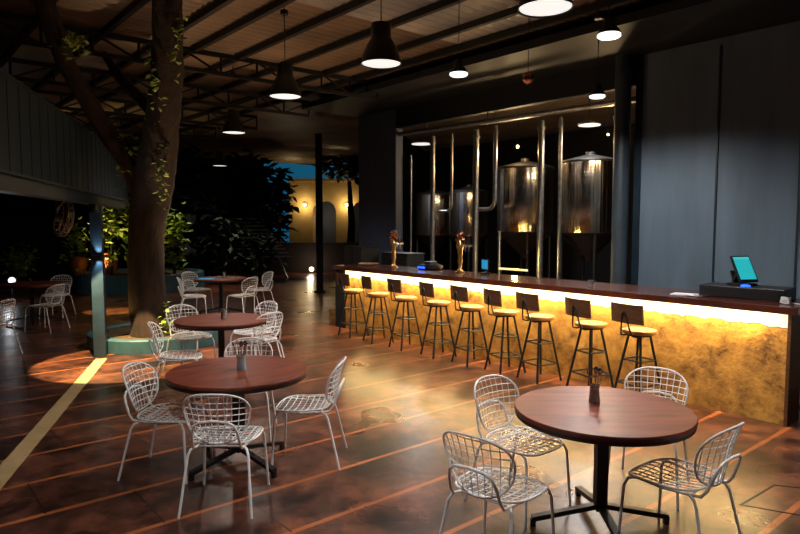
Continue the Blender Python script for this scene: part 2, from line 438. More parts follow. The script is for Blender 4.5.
# ================================================================ WIRE CHAIRS
WR = .0034
def shell(fn, nu, nv, ex=2.6, taper=None):
    """wires over the patch fn(u,v), clipped to a superellipse"""
    wires = []
    lim = lambda t: (1-abs(t)**ex)**(1/ex)
    for i in range(nu):
        u = -1 + 2*(i+.5)/nu*1.0; L = lim(u); wires.append([fn(u, -L + 2*L*k/8) for k in range(9)])
    for i in range(nv):
        v = -1 + 2*(i+.5)/nv; L = lim(v); wires.append([fn(-L + 2*L*k/8, v) for k in range(9)])
    rim = []
    for k in range(36):
        a = 2*math.pi*k/36; c, s = math.cos(a), math.sin(a)
        rim.append(fn(math.copysign(abs(c)**(2/ex), c), math.copysign(abs(s)**(2/ex), s)))
    return wires, rim
def seat_fn(u, v):
    w = .235 - .02*(1-v)*.5
    return (w*u, .01+.215*v, .452 - .022*(1-u*u)*(1-v*v) - .018*max(0, v-.5)*2*max(0, v-.5)*2 + .012*max(0, -v))
def back_fn(u, v):
    w = .175 + .065*((v+1)/2)**.8
    z = .645 + .175*v
    y = -.205 - .035*(v+1) - .02*max(0, v)**2 + .065*u*u - .03
    return (w*u, y, z)
def wire_chair():
    t = empty('wire_chair', (0,0,0), '', 'chair', 0, 'white wire chairs around the round tables')
    w, rim = shell(seat_fn, 9, 9, 3.2)
    m = MB()
    for k in w: m.tube(k, WR, 4)
    m.tube(rim, .0068, 6, closed=True); m.build('seat', 'white_wire', t, smooth=True)
    w, rim = shell(back_fn, 10, 8, 2.5)
    m = MB()
    for k in w: m.tube(k, WR, 4)
    m.tube(rim, .0068, 6, closed=True); m.build('backrest', 'white_wire', t, smooth=True)
    for sx in (1, -1):
        m = MB(); m.tube([(.185*sx, .14, .437), (.20*sx, .185, .425), (.212*sx, .205, .38), (.235*sx, .225, 0)], .0088, 8); m.build('leg', 'white_wire', t, smooth=True)
        m = MB(); m.tube([(.155*sx, -.15, .425), (.185*sx, -.19, .415), (.198*sx, -.21, .38), (.235*sx, -.30, 0)], .0088, 8); m.build('leg', 'white_wire', t, smooth=True)
        m = MB(); m.tube([(.185*sx, .14, .437), (.18*sx, 0, .424), (.155*sx, -.15, .425)], .0085, 8); m.build('side_rail', 'white_wire', t, smooth=True)
    m = MB()
    m.tube([(-.155, -.15, .425), (-.158, -.215, .435), (-.155, -.245, .475), (-.145, -.275, .56), (-.13, -.29, .605), (-.09, -.30, .632), (0, -.305, .642), (.09, -.30, .632), (.13, -.29, .605), (.145, -.275, .56), (.155, -.245, .475), (.158, -.215, .435), (.155, -.15, .425)], .0088, 8)
    m.tube([(-.155, -.15, .425), (.155, -.15, .425)], .007, 6)
    m.build('back_support', 'white_wire', t, smooth=True)
    return t
chairs = [
 (0.55, 3.37, 50, 'white wire chair at the near left of the nearest round table, back to the camera'),
 (0.82, 4.10, -50, 'white wire chair on the far left of the nearest table, open seat facing the camera'),
 (1.76, 4.33, -122, 'white wire chair behind the nearest table, its back rising beside the cutlery jar'),
 (1.60, 3.52, 129, 'white wire chair at the right of the nearest table, seen from the side'),
 (-1.76, 4.70, -6, 'white wire chair on the left side of the second round table, oval back turned sideways'),
 (-1.19, 4.20, 90, 'white wire chair in front of the second round table, its back to the camera'),
 (-0.76, 4.95, 178, 'white wire chair on the right side of the second round table facing left'),
 (-1.38, 5.50, -84, 'white wire chair behind the second round table, half hidden by its top'),
 (-2.42, 6.80, 14, 'white wire chair in front left of the third table, beside the tree planter'),
 (-2.70, 7.98, -45, 'white wire chair at the far left of the third table, against the tree planter'),
 (-1.78, 7.72, 140, 'white wire chair at the near right of the third table, turned away'),
 (-1.98, 8.35, -128, 'white wire chair at the far right of the third table, behind another chair'),
 (-4.12, 12.45, 18, 'small white wire chair at near left of the farthest table'),
 (-4.45, 13.65, -30, 'small white wire chair at far left of the farthest table'),
 (-3.20, 12.60, 148, 'small white wire chair at near right of the farthest table'),
 (-3.12, 13.70, -140, 'small white wire chair at far right of the farthest table'),
 (-6.32, 11.05, 168, 'white wire chair right of the dark table under the canopy, facing left'),
 (-7.00, 12.65, -88, 'white wire chair behind the dark table under the canopy'),
 (-7.55, 11.10, 55, 'white wire chair left of the dark table under the canopy, at the picture edge'),
 (-5.86, 8.85, 172, 'white wire chair cut off at the left picture edge, nearest under the canopy'),
]
c0 = wire_chair()
for i, (x, y, f, lab) in enumerate(chairs):
    rz = R(f-90)
    if i == 0: c0.location = (x, y, 0); c0.rotation_euler.z = rz; c0['label'] = lab
    else: copy_tree(c0, (x, y, 0), rz, lab)

# ================================================================ TABLES
def table():
    t = empty('round_table', (0,0,0), '', 'table', 0, 'round pedestal tables')
    m = MB(); m.lathe([(.0001, .722), (.535, .722), (.54, .728), (.54, .744), (.535, .75), (.0001, .75)], n=64); m.build('tabletop', 'table_wood', t, smooth=True)
    m = MB(); m.lathe([(.48, .697), (.533, .697), (.537, .722), (.48, .722), (.48, .697)], n=64); m.build('edge_band', 'table_edge', t, smooth=True)
    m = MB(); m.quadbox((0,0,.40), (.072, .072, .60)); m.quadbox((0,0,.709), (.34,.34,.024)); m.build('pedestal', 'black_steel', t, bevel=.004)
    for k in range(4):
        a = math.pi/2*k; d = Vector((math.cos(a), math.sin(a), 0))
        m = MB(); m.bar(tuple(d*.03+Vector((0,0,.125))), tuple(d*.43+Vector((0,0,.052))), .045, .03); m.quadbox(tuple(d*.425+Vector((0,0,.026))), (.03,.03,.052), a)
        m.build('leg', 'black_steel', t)
    return t
t0 = table()
tabs = [(1.26, 3.82, 2, 'nearest round wooden table at the right, with dark cutlery jar'), (-1.27, 4.83, 50, 'second round wooden table left of centre, with blue and white jar'),
        (-2.15, 7.44, 20, 'third round wooden table in front of the tree planter'), (-3.76, 13.05, 10, 'farthest small round table in the middle distance'), (-7.05, 11.9, 30, 'dark round table under the blue canopy at far left')]
for i, (x, y, a, lab) in enumerate(tabs):
    if i == 0: t0.location = (x, y, 0); t0.rotation_euler.z = R(a); t0['label'] = lab
    else: copy_tree(t0, (x, y, 0), R(a), lab)
def jar(x, y, mt, lab, where, full=True, s=1):
    t = empty('cutlery_jar', (x, y, .7505), lab, 'jar')
    m = MB(); m.lathe([(.0001, 0), (.036*s, 0), (.038*s, .01), (.033*s, .05), (.030*s, .09), (.036*s, .115), (.033*s, .115), (.027*s, .09), (.030*s, .05), (.033*s, .012), (.0001, .01)], n=18)
    m.build('jar_body', mt, t, smooth=True)
    m = MB(); m.tube(arc((0,0,.093), .0325*s, 0, 360, 16, 'xy'), .003, 5); m.build('band', 'tan_wood', t)
    if not full: return
    r = random.Random(int(x*100))
    for k, (kind, adj) in enumerate((('fork', 'right-leaning metal'), ('spoon', 'far-side metal'), ('fork', 'left-leaning metal'), ('knife', 'left-hand metal'), ('spoon', 'near-side metal'))):
        a = 1.25*k; b_ = Vector((math.cos(a)*.012, math.sin(a)*.012, .014)); top = Vector((math.cos(a)*(.05+.02*(k % 2)), math.sin(a)*.05, .205+.025*r.random()))
        m = MB(); d = (top-b_).normalized(); m.tube([b_, b_+(top-b_)*.6, top-d*.03], [.004, .004, .0035], 5)
        if kind == 'spoon': m.ball(tuple(top-d*.012), .016, 8, sy=.4, sz=1.6)
        elif kind == 'fork':
            m.quadbox(tuple(top-d*.024), (.018, .004, .012))
            for q in (-.007, 0, .007): m.tube([top-d*.02+Vector((q,0,0)), top+d*.012+Vector((q,0,0))], .0014, 4)
        else: m.tube([top-d*.03, top-d*.01, top+d*.01], [.002, .008, .003], 4)
        o = m.build(kind, 'cutlery', None, smooth=True, loc=(x, y, .7505))
        tag(o, '%s %s standing in the jar on the %s' % (adj, kind, where), kind, 'cutlery in the jar on the %s' % where)
jar(1.25, 3.95, 'glass_jar', 'dark glass cutlery jar on the nearest round table', 'nearest round table', s=.95)
jar(-1.25, 4.86, 'blue_jar', 'jar with a blue and white band on the second round table', 'second round table')
jar(-2.13, 7.50, 'glass_jar', 'small jar on the third round table in front of the planter', 'third round table', False)
jar(-3.70, 13.1, 'glass_jar', 'tiny jar on the farthest round table', 'far', False)
m = MB(); m.quadbox((0,0,.003), (.30,.21,.006)); tag(m.build('menu_card', 'screen_blue', None, loc=(-4.0, 12.85, .751)), 'small lit blue tablet lying on the farthest round table', 'tablet')

# ================================================================ PENDANTS
def bell():
    t = empty('pendant_lamp', (0,0,0), '', 'lamp', 0, 'large black bell pendants')
    m = MB(); m.lathe([(.205, 0), (.20, .03), (.185, .09), (.155, .17), (.118, .235), (.102, .26), (.100, .40), (.03, .415), (.0001, .415), (.0001,.40), (.09, .39), (.094,.26), (.108,.235), (.147,.17), (.177,.09), (.195,.012), (.205,0)], n=36); m.build('lamp_shade', 'lamp_black', t, smooth=True)
    m = MB(); m.lathe([(.0001, .010), (.193, .010), (.193, .014), (.0001, .014)], n=36); m.build('diffuser', 'diffuser', t)
    m = MB(); m.tube([(0,0,.41), (0,0,ZR-3.5+.05)], .006, 6); m.build('cord', 'lamp_black', t)
    m = MB(); m.lathe([(.0001, ZR-3.5-.10), (.05, ZR-3.5-.10), (.05, ZR-3.5-.046), (.0001, ZR-3.5-.046)], n=16); m.build('ceiling_cap', 'lamp_black', t)
    return t
LP = [(1.09, 4.81, 3.5, 'large bell pendant cut by the top picture edge, over the nearest table', .78, (1, .88, .74)),
      (-.19, 6.45, 3.5, 'large black bell pendant hanging left of the top centre, body fully visible', 1, (1, .86, .72)),
      (-1.46, 8.09, 3.5, 'black bell pendant third from the right, above the bar stools end', 1, (1, .86, .72)),
      (-2.96, 11.28, 3.5, 'smaller looking black bell pendant second from the left', .8, (1, .86, .72)),
      (-5.07, 17.74, 3.5, 'farthest black bell pendant near the tree', .6, (1, .86, .72)),
      (2.39, 3.15, 3.5, 'added fill pendant out of view near the camera on the right', .7, (1, .93, .84)),  # unseen lamp, added as fill for the foreground
      (-1.2, 2.6, 3.5, 'added fill pendant out of view above the camera on the left', 1.15, (1, .95, .92))]  # unseen lamp off the row, added to light the left chairs and floor
PEND = 21
b0 = bell()
for i, (x, y, z, lab, k, c) in enumerate(LP):
    if i == 0: o = b0; o.location = (x, y, z); o['label'] = lab
    else: o = copy_tree(b0, (x, y, z), 0, lab)
for i, (x, y, z, lab, k, c) in enumerate(LP):
    spot('pendant_light', (x, y, z-.01), PEND*k*(22 if i in (3, 4) else 11), c, 155 if i in (3, 4) else 118, 1, (x, y, 0), .15)
def small():
    t = empty('bulb_pendant', (0,0,0), '', 'lamp', 0, 'small LED pendants over the bar')
    m = MB(); m.lathe([(.0001, 0), (.085, 0), (.1, .012), (.098, .03), (.0001, .032)], n=24); m.build('bulb', 'bulb_white', t, smooth=True)
    m = MB(); m.lathe([(.098, .031), (.09, .06), (.055, .10), (.045, .17), (.0001, .175)], n=20); m.build('lamp_holder', 'lamp_black', t, smooth=True)
    m = MB(); m.tube([(0,0,.17), (0,0,ZR-3.5+.05)], .005, 6); m.build('cord', 'lamp_black', t)
    m = MB(); m.lathe([(.0001, ZR-3.5-.14), (.055, ZR-3.5-.14), (.055, ZR-3.5-.046), (.0001, ZR-3.5-.046)], n=16); m.build('ceiling_cap', 'lamp_black', t)
    return t
sp0 = small()
SL = [(1.81, 5.54, 'small bright LED pendant at upper right, above the near end of the bar'), (.64, 6.95, 'small LED pendant on a long cord right of the top centre'),
      (2.53, 8.15, 'small faint LED pendant just under the dark soffit above the right tank')]
for i, (x, y, lab) in enumerate(SL):
    if i == 0: sp0.location = (x, y, 3.5); sp0['label'] = lab
    else: copy_tree(sp0, (x, y, 3.5), 0, lab)
    spot('bulb_light', (x, y, 3.49), [340, 300, 220][i], (1, .96, .92), 165, .6, (x, y, 0), .07)
g = empty('globe_pendant', (1.37, 6.81, 3.45), 'unlit copper globe pendant hanging over the bar', 'lamp')
m = MB(); m.ball((0,0,0), .065, 18); m.build('globe', 'copper', g, smooth=True)
m = MB(); m.tube([(0,0,.07), (0,0,1.11)], .004, 6); m.build('cord', 'lamp_black', g)

# ================================================================ BREWHOUSE
def tank(p, n, r, z0, z1, lab, bottom='cone'):
    x, y = pn(p, n); t = empty('brewing_tank', (x, y, 0), lab, 'tank', ROT, 'steel brewing tanks behind the bar')
    m = MB(); m.lathe([(r-.004, z0), (r, z0+.01), (r, z1-.02), (r-.004, z1)], n=48); m.build('shell', 'steel', t, smooth=True)
    m = MB(); m.lathe([(r+.012, z1-.035), (r+.016, z1-.02), (r+.012, z1), (r*.93, z1+.02), (r*.45, z1+.09), (.09, z1+.13), (.09, z1+.18), (.0001, z1+.185)], n=48); m.build('lid', 'dark_metal' , t, smooth=True)
    m = MB(); m.lathe([(.0001, z0-.55), (.06, z0-.55), (.07, z0-.48), (r*.97, z0-.01), (r*.97, z0+.005)], n=40); m.build('cone', 'dark_metal', t, smooth=True)
    for k in range(4):
        a = math.pi/4 + math.pi/2*k; c, s = math.cos(a)*r*.9, math.sin(a)*r*.9
        m = MB(); m.tube([(c, s, z0), (c, s, 0)], .035, 10); m.build('leg', 'dark_metal', t, smooth=True)
tank(6.72, 10.3, .56, 1.72, 3.04, 'rightmost steel tank behind the bar, next to the dark column')
tank(8.24, 10.3, .57, 1.72, 3.03, 'second steel tank from the right, with tall reflections')
tank(11.74, 12.3, .53, 1.55, 2.74, 'third steel tank from the right, smaller and farther back')
tank(13.10, 12.3, .53, 1.55, 2.72, 'leftmost steel tank, farthest along behind a pipe')
def pipe_v(p, n, r, z0, z1, lab, elbow=None):
    x, y = pn(p, n); t = empty('steel_pipe', (x, y, 0), lab, 'pipe', ROT, 'upright steel pipes in the brewhouse opening')
    m = MB(); m.tube([(0,0,z0), (0,0,z1)], r, 14); m.build('pipe_body', 'pipe_steel', t, smooth=True)
    m = MB(); m.lathe([(r*1.0, z1-.16), (r*1.35, z1-.16), (r*1.35, z1-.11), (r, z1-.11)], n=14); m.build('collar', 'pipe_steel', t, smooth=True)
    if elbow:
        m = MB(); m.tube([(0,0,z0)] + [(elbow*(1-math.cos(a)), 0, z0-abs(elbow)*math.sin(a)) for a in (.4, .8, 1.2, 1.57)] + [(elbow*2.5, 0, z0-abs(elbow))], r*1.05, 12); m.build('elbow', 'pipe_steel', t, smooth=True)
pipe_v(9.76, 9.12, .052, 0, 3.72, 'thick upright pipe left of the two far tanks')
pipe_v(8.52, 9.12, .058, 0, 3.72, 'thick upright pipe left of the second tank, beside the tap tower')
pipe_v(6.95, 9.12, .055, 0, 3.70, 'thick upright pipe between the two nearest tanks')
pipe_v(5.50, 9.12, .03, 0, 3.70, 'slim upright pipe right against the dark column')
pipe_v(9.37, 9.3, .028, 2.3, 3.75, 'thin upright pipe with a bent foot, between two thick pipes on the left', .15)
pipe_v(8.18, 9.3, .04, 2.35, 3.78, 'thin bent pipe right of the thick pipe by the second tap', .18)
pipe_v(6.67, 9.3, .032, .9, 3.75, 'thin upright pipe in front of the right tank edge')
pipe_v(10.55, 9.2, .022, 0, 3.4, 'thinnest upright pipe near the left pier of the brewhouse')
pipe_v(7.75, 8.95, .03, 0, 1.75, 'short upright pipe below the second tank')
pipe_v(4.0+1.22, 9.6, .05, 0, 3.6, 'upright pipe glimpsed between the dark column and the blue wall')
h = empty('header_pipe', V(7.8, 8.98, 3.8), 'long horizontal steel pipe running above the tanks', 'pipe', ROT)
m = MB(); m.tube([(-2.75,0,-.02), (2.9,0,.05)], .05, 14); m.build('pipe_body', 'pipe_steel', h, smooth=True)
m = MB()
for x in (-1.9, .3, 2.0): m.tube([(x,0,.04), (x,0,.22)], .015, 8)
m.build('hanger', 'pipe_steel', h)
x, y = pn(5.17, 8.75); c = tag(MB().lathe([(.12, 0), (.12, 4.4)], n=28).build('support_column', 'column_paint', None, smooth=True, loc=(x, y, 0)), 'dark round column at the right end of the tank opening', 'column')
def dlight(x, y, z, r, lab, pw):
    t = empty('ceiling_light', (x, y, z), lab, 'lamp', 0, 'round lights in the brewhouse')
    m = MB(); m.lathe([(.0001, 0), (r, 0), (r, .01), (.0001, .012)], n=28); m.build('diffuser', 'diffuser', t)
    m = MB(); m.lathe([(.0001, .016), (r+.012, .016), (r+.02, .03), (r*.4, .10), (.0001, .11)], n=28); m.build('housing', 'lamp_black', t, smooth=True)
    m = MB(); m.tube([(0,0,.1), (0,0,4.66-z)], .006, 6); m.build('cord', 'lamp_black', t)
    spot('ceiling_light_lamp', (x, y, z-.012), pw, (.95, .97, 1), 160, .6, (x, y, 0), .12)
dlight(3.35, 11.2, 3.62, .19, 'round white light above the right tank', 300)
dlight(.52, 15.3, 3.80, .24, 'round white light above the left tanks, seen as a thin strip', 380)
x, y = pn(8.0, 9.75)
point('tank_fill_light', (x, y, 3.3), 50, (1, .66, .32), .06)  # added warm light to brighten the tanks
bb = empty('fill_bulb', (x, y, 3.3), 'tiny added fill bulb between the tanks', 'lamp'); MB().ball((0,0,.1), .03, 10).build('bulb', 'warm_bulb', bb, smooth=True); MB().tube([(0,0,.13), (0,0,1.33)], .004, 6).build('cord', 'lamp_black', bb)  # bulb added to go with the tank fill light
for p_, n_, z_, lab in ((9.0, 10.2, 3.1, 'added warm fill bulb between the left tanks and the second pipe'), (5.75, 9.3, 3.25, 'added warm fill bulb near the dark column above the right tank')):  # bulbs added for warm streaks on the steel tanks
    x, y = pn(p_, n_); bb = empty('fill_bulb', (x, y, z_), lab, 'lamp'); MB().ball((0,0,.1), .02, 10).build('bulb', 'warm_bulb', bb, smooth=True); MB().tube([(0,0,.12), (0,0,4.68-z_)], .004, 6).build('cord', 'lamp_black', bb)
    point('fill_bulb_light', (x, y, z_), 45, (1, .66, .32), .05)
# back counter inside the opening with a lit strip
t = empty('back_counter', V(7.2, 8.4, 0), 'low dark back counter under the tanks with a pale worktop', 'counter', ROT)
m = MB(); m.quadbox((0,0,.45), (3.4,.5,.9)); m.build('body', 'dark_wall', t)
m = MB(); m.quadbox((0,0,.92), (3.44,.54,.03)); m.build('worktop', 'dark_metal', t)

ls = empty('strip_lamp', V(7.0, 8.45, .937), 'thin yellow lit strip lamp on the counter under the second tank', 'lamp', ROT)
MB().quadbox((0,0,.16), (.62,.03,.03)).build('tube_lamp', 'warm_strip', ls)
for q in (-.28, .28): MB().quadbox((q,0,.075), (.02,.02,.15)).build('bracket', 'dark_metal', ls)
x, y, z = V(7.0, 8.5, 1.2); point('strip_lamp_light', (x, y, z), 22, (1, .65, .2), .05)

# ================================================================ THINGS ON THE BAR
def tap(p, n, lab, s=1.0):
    x, y = pn(p, n); t = empty('beer_tap_tower', (x, y, CT), lab, 'beer tap', ROT, 'golden beer tap towers')
    m = MB(); m.lathe([(.075*s, 0), (.078*s, .012), (.055*s, .022), (.035*s, .05), (.030*s, .12), (.042*s, .17), (.034*s, .24), (.040*s, .33), (.062*s, .40), (.062*s, .44), (.045*s, .48), (.04*s, .52), (.0001, .525)], n=20); m.build('column', 'gold', t, smooth=True)
    m = MB(); m.ball((0,0,.585), .062*s, 16); m.ball((-.055,0,.50), .04*s, 12); m.ball((.055,0,.505), .04*s, 12); m.build('finial', 'copper', t, smooth=True)
    m = MB(); m.tube([(0, 0, .42), (-.10, 0, .425), (-.25, .0, .42)], .022, 10); m.build('spout_bar', 'gold', t, smooth=True)
    for k in range(3):
        xx = -.10 - .07*k
        m = MB(); m.tube([(xx, 0, .42), (xx, .05, .415), (xx, .06, .38), (xx, .06, .33)], [.012, .012, .010, .008], 8); f = m.build('faucet', 'chrome', t, smooth=True)
        MB().tube([(xx, .03, .43), (xx, .035, .50)], [.006, .012], 8).build('tap_handle', 'black_plastic', f, smooth=True)
tap(8.32, 6.86, 'golden beer tap tower at the far left of the bar')
tap(6.84, 6.98, 'golden beer tap tower in the middle of the bar, in front of a pipe')
x, y = pn(9.2, 6.98); tr = empty('round_tray', (x, y, CT), 'round tan wooden tray on the far end of the bar top', 'tray')
MB().lathe([(.0001, 0), (.17, 0), (.19, .015), (.185, .03), (.17, .02), (.0001, .02)], n=28).build('tray_body', 'tan_wood', tr, smooth=True)
def slab(name, p, n, z, size, mt, lab, cat, rz=0, **k):
    o = MB().quadbox((0,0,size[2]/2), size).build(name, mt, None, loc=V(p, n, z), **k); o.rotation_euler.z = ROT+rz; return tag(o, lab, cat)
# round black appliance with blue light
x, y = pn(7.62, 7.08); a_ = empty('round_appliance', (x, y, CT), 'round black appliance glowing blue, between the tap towers', 'appliance', ROT)
MB().lathe([(.0001,0), (.19,0), (.21,.02), (.21,.06), (.17,.085), (.12,.09), (.11, .13), (.0001,.135)], n=30).build('body', 'black_plastic', a_, smooth=True)
MB().quadbox((0, .212, .04), (.17, .012, .03)).build('display', 'blue_glow', a_)
# monitor
mo = empty('monitor', V(6.75, 7.13, CT), 'small blue lit monitor on the bar right of the middle tap tower', 'monitor', ROT + R(-25))
MB().quadbox((0,0,.01), (.16,.12,.02)).build('base', 'black_plastic', mo); MB().quadbox((0,-.03,.06), (.03,.03,.10)).build('stand', 'black_plastic', mo)
MB().quadbox((0,0,.14), (.25,.02,.16)).build('bezel', 'black_plastic', mo); MB().quadbox((0,.0115,.14), (.225,.003,.135)).build('screen', 'screen_blue', mo)
mo.location = V(6.42, 7.1, CT)
# cash drawer and touch terminal
dr = empty('cash_drawer', V(2.62, 6.90, CT), 'wide black cash drawer near the right end of the bar', 'cash drawer', ROT+R(4))
m = MB(); m.quadbox((0,0,.06), (.80,.40,.12)); m.build('case', 'black_plastic', dr, bevel=.008)
m = MB(); m.quadbox((0,.203,.055), (.7,.006,.085)); m.build('drawer_front', 'dark_metal', dr)
m = MB(); m.ball((-.02,.10,.125), .05, 12, sx=1.0, sz=.35); m.build('indicator', 'blue_glow', dr, smooth=True)
te = empty('touch_terminal', V(2.66, 6.92, CT+.121), 'black touch terminal with bright teal screen, tilted on the cash drawer', 'monitor', ROT+R(62))
rt = Matrix.Rotation(R(30), 3, 'X')
MB().quadbox((0,-.02,.012), (.20,.20,.024)).build('base', 'black_plastic', te, bevel=.004)
MB().bar((0,-.10,.02), (0,-.03,.17), .10, .03).build('stand', 'black_plastic', te)
MB().quadbox((0,.0,.17), (.22,.025,.30), rot=rt).build('bezel', 'black_plastic', te, bevel=.004)
def onrt(z): return tuple(Vector((0,0,.17)) + rt @ Vector((0,.0135,z)))
MB().quadbox(onrt(-.012), (.19,.003,.225), rot=rt).build('screen', 'screen_teal', te)
MB().quadbox(onrt(.118), (.19,.004,.03), rot=rt).build('screen_header', 'screen_head', te)
MB().bar((0,-.10,.02), (.0,-.16,.14), .06, .02).build('card_reader_arm', 'black_plastic', te)
slab('paper_sheet', 3.12, 6.66, CT, (.30, .20, .008), 'paper', 'white paper stack lying flat on the bar left of the cash drawer', 'paper', R(10))
slab('paper_sheet', 3.00, 6.58, CT+.0085, (.16, .12, .004), 'paper', 'smaller paper slip with pen lying over the stack', 'paper', R(-18))
o = MB().tube([(-.07,0,.006), (.07,0,.006)], .005, 8).build('pen', 'black_plastic', None, loc=V(2.93, 6.56, CT+.013)); o.rotation_euler.z = ROT+R(20); tag(o, 'black pen on the papers by the cash drawer', 'pen')
slab('orange_pouch', 2.97, 6.86, CT, (.10, .06, .035), 'orange_plastic', 'small orange pouch just left of the cash drawer', 'pouch', R(8), bevel=.01)
x, y = pn(2.16, 6.62); cb = MB()
for k in range(4): cb.tube([(.045*math.cos(a*.39)*(1-.05*k), .03*math.sin(a*.39), .01+.016*k+.004*math.sin(a)) for a in range(17)], .006, 6, closed=False)
cb.tube([(.04,0,.01), (-.06,-.03,.008), (-.14,.01,.008), (-.20,.0,.008)], .006, 6)
o = cb.build('cable_coil', 'paper', None, smooth=True, loc=(x, y, CT)); o.rotation_euler.z = ROT; tag(o, 'white coiled cable at the right end of the bar', 'cable')
x, y = pn(4.28, 6.62); gl = MB().lathe([(.028, 0), (.034, .08), (.031, .08), (.026, .006), (.0001, .006)], n=18).build('drinking_glass', 'glass_jar', None, smooth=True, loc=(x, y, CT)); tag(gl, 'small drinking glass standing alone on the bar top', 'glass')

# dark cabinets and pallet beyond the far end
def cabinet(p, n, w, d, z, lab):
    t = empty('cabinet', V(p, n, 0), lab, 'cabinet', ROT)
    MB().quadbox((0,0,z/2), (w, d, z)).build('body', 'dark_wall', t, bevel=.01)
    MB().quadbox((0,0,z+.012), (w+.03, d+.03, .024)).build('top', 'dark_metal', t)
    for s in (-1, 1):
        dd = MB().quadbox((s*w/4, d/2+.008, z/2), (w/2-.02, .016, z-.1)).build('door', 'dark_metal', t)
        MB().quadbox((s*.04, d/2+.025, z*.6), (.012, .02, .14)).build('handle', 'chrome', dd)
cabinet(10.45, 7.75, .62, .45, 1.40, 'taller dark cabinet beyond the far end of the bar')
cabinet(9.60, 8.15, .8, .45, 1.28, 'lower dark cabinet between the bar end and brewhouse pier')
t = empty('wooden_crate', V(10.05, 6.95, 0), 'low open wooden crate on the floor at the far end of the bar', 'crate', ROT)
for z in (.05, .17): MB().quadbox((0,.14,z), (.42,.02,.05)).build('slat', 'pallet_wood', t); MB().quadbox((0,-.14,z), (.42,.02,.05)).build('slat', 'pallet_wood', t)
for s in (-1, 1): MB().quadbox((s*.20,0,.11), (.03,.26,.20)).build('end_board', 'pallet_wood', t)

# black column in the middle distance and its foot
t = empty('steel_post', (-2.2, 17.1, 0), 'slim black steel post in front of the arched building', 'post')
MB().quadbox((0,0,2.15), (.17,.17,4.3)).build('shaft', 'beam_steel', t); MB().quadbox((0,0,.02), (.3,.3,.04)).build('base_plate', 'beam_steel', t)

# ================================================================ LEFT CANOPY (own direction S)
SX, SY = -.275, .961
def S(s, off, z): return (-4.29 + SX*s + .961*off, 8.85 + SY*s + .275*off, z)    # s along, off towards the hall
SR = math.atan2(SY, SX)
cn = empty('canopy_structure', S(0, 0, 0), 'dark blue metal canopy along the left side on a steel post', 'canopy')
ox, oy, _ = S(0, 0, 0)
def L(t): return (t[0]-ox, t[1]-oy, t[2])
m = MB(); m.bar(L(S(-6.2, -.12, 2.745)), L(S(4.0, -.12, 2.745)), .05, .89); m.build('fascia', 'awning_blue', cn)
m = MB()
for k in range(30): m.bar(L(S(-6.1+.34*k, -.0945, 2.745)), L(S(-6.07+.34*k, -.093, 2.745)), .008, .86)
m.build('fascia_rib', 'awning_blue', cn)['kind'] = 'stuff'
m = MB(); m.bar(L(S(-6.2, 0, 2.215)), L(S(2.3, 0, 2.215)), .16, .13); m.build('beam', 'frame_blue', cn, bevel=.008)
m = MB(); m.bar(L(S(-6.2, .02, 2.29)), L(S(2.3, .02, 2.29)), .22, .02); m.build('flashing', 'frame_blue', cn)
m = MB(); m.bar(L(S(-1.1, -2.9, 3.20)), L(S(-1.1, -2.9, 3.2)) if False else L(S(-1.0, -2.9, 3.2)), .1, .04)
m = MB(); q = [L(S(-6.2, -.1, 3.2)), L(S(4, -.1, 3.2)), L(S(4, -5.5, 2.7)), L(S(-6.2, -5.5, 2.7))]; b = len(m.v); m.v += q + [(a, b_, c_+.03) for a, b_, c_ in q]; m.f += [(0,1,2,3), (4,5,6,7), (0,1,5,4), (2,3,7,6), (1,2,6,5), (0,3,7,4)]; m.build('canopy_roof', 'awning_blue', cn)
m = MB(); m.bar(L(S(-6.2, -2.6, 2.25)), L(S(3.5, -2.6, 2.25)), .10, .12); m.build('beam', 'frame_blue', cn)
m = MB(); m.quadbox(L(S(0, 0, 1.075)), (.155, .155, 2.15), SR); m.build('post', 'post_blue', cn, bevel=.004)
m = MB(); m.quadbox(L(S(3.4, -2.6, 1.1)), (.12, .12, 2.2), SR); m.build('post', 'post_blue', cn)
wl = empty('wall_light', S(-.105, 0, 1.43), 'small up and down light on the blue canopy post', 'lamp', SR)
MB().quadbox((0,0,0), (.06,.14,.035)).build('housing', 'black_plastic', wl)
x, y, _ = S(-.12, .02, 0)
spot('wall_light_up', (x, y, 1.46), 9, (.75, .95, 1), 75, .6, (x+.035, y+.06, 1.7), .02)
spot('wall_light_down', (x, y, 1.40), 9, (.75, .95, 1), 75, .6, (x+.035, y+.06, 1.16), .02)
# wall fan
fx, fy, _ = S(-1.15, -.35, 0)
fn = empty('wall_fan', (-4.62, 8.55, 1.96), 'caged metal fan hanging from the canopy beam beside the post', 'fan', R(-48)); fn.rotation_euler.x = R(-14); fn.rotation_euler.y = R(16)
m = MB()
for rr, yy in ((.24, 0), (.24, .07), (.18, .10), (.11, .115), (.18, -.04), (.05, .12)): m.tube([(rr*math.cos(a*.2618), yy, rr*math.sin(a*.2618)) for a in range(24)], .006, 5, closed=True)
for k in range(20):
    a = 2*math.pi*k/20; c, s = math.cos(a), math.sin(a)
    m.tube([(.24*c,0,.24*s), (.24*c,.07,.24*s), (.18*c,.10,.18*s), (.05*c,.12,.05*s)], .003, 4)
m.build('cage', 'chrome', fn)
for k in range(3):
    a = 2*math.pi*k/3; mm_ = MB(); c = Vector((math.cos(a)*.12, .05, math.sin(a)*.12))
    mm_.quadbox(tuple(c), (.16,.006,.10), rot=Matrix.Rotation(-a, 3, 'Y') @ Matrix.Rotation(R(22), 3, 'X')); mm_.build('blade', 'gold', fn)
MB().lathe([(.0001,-.10), (.06,-.10), (.065,0), (.05,.06), (.0001,.07)], n=16, axis=(0,1,0)).build('motor', 'dark_metal', fn, smooth=True)
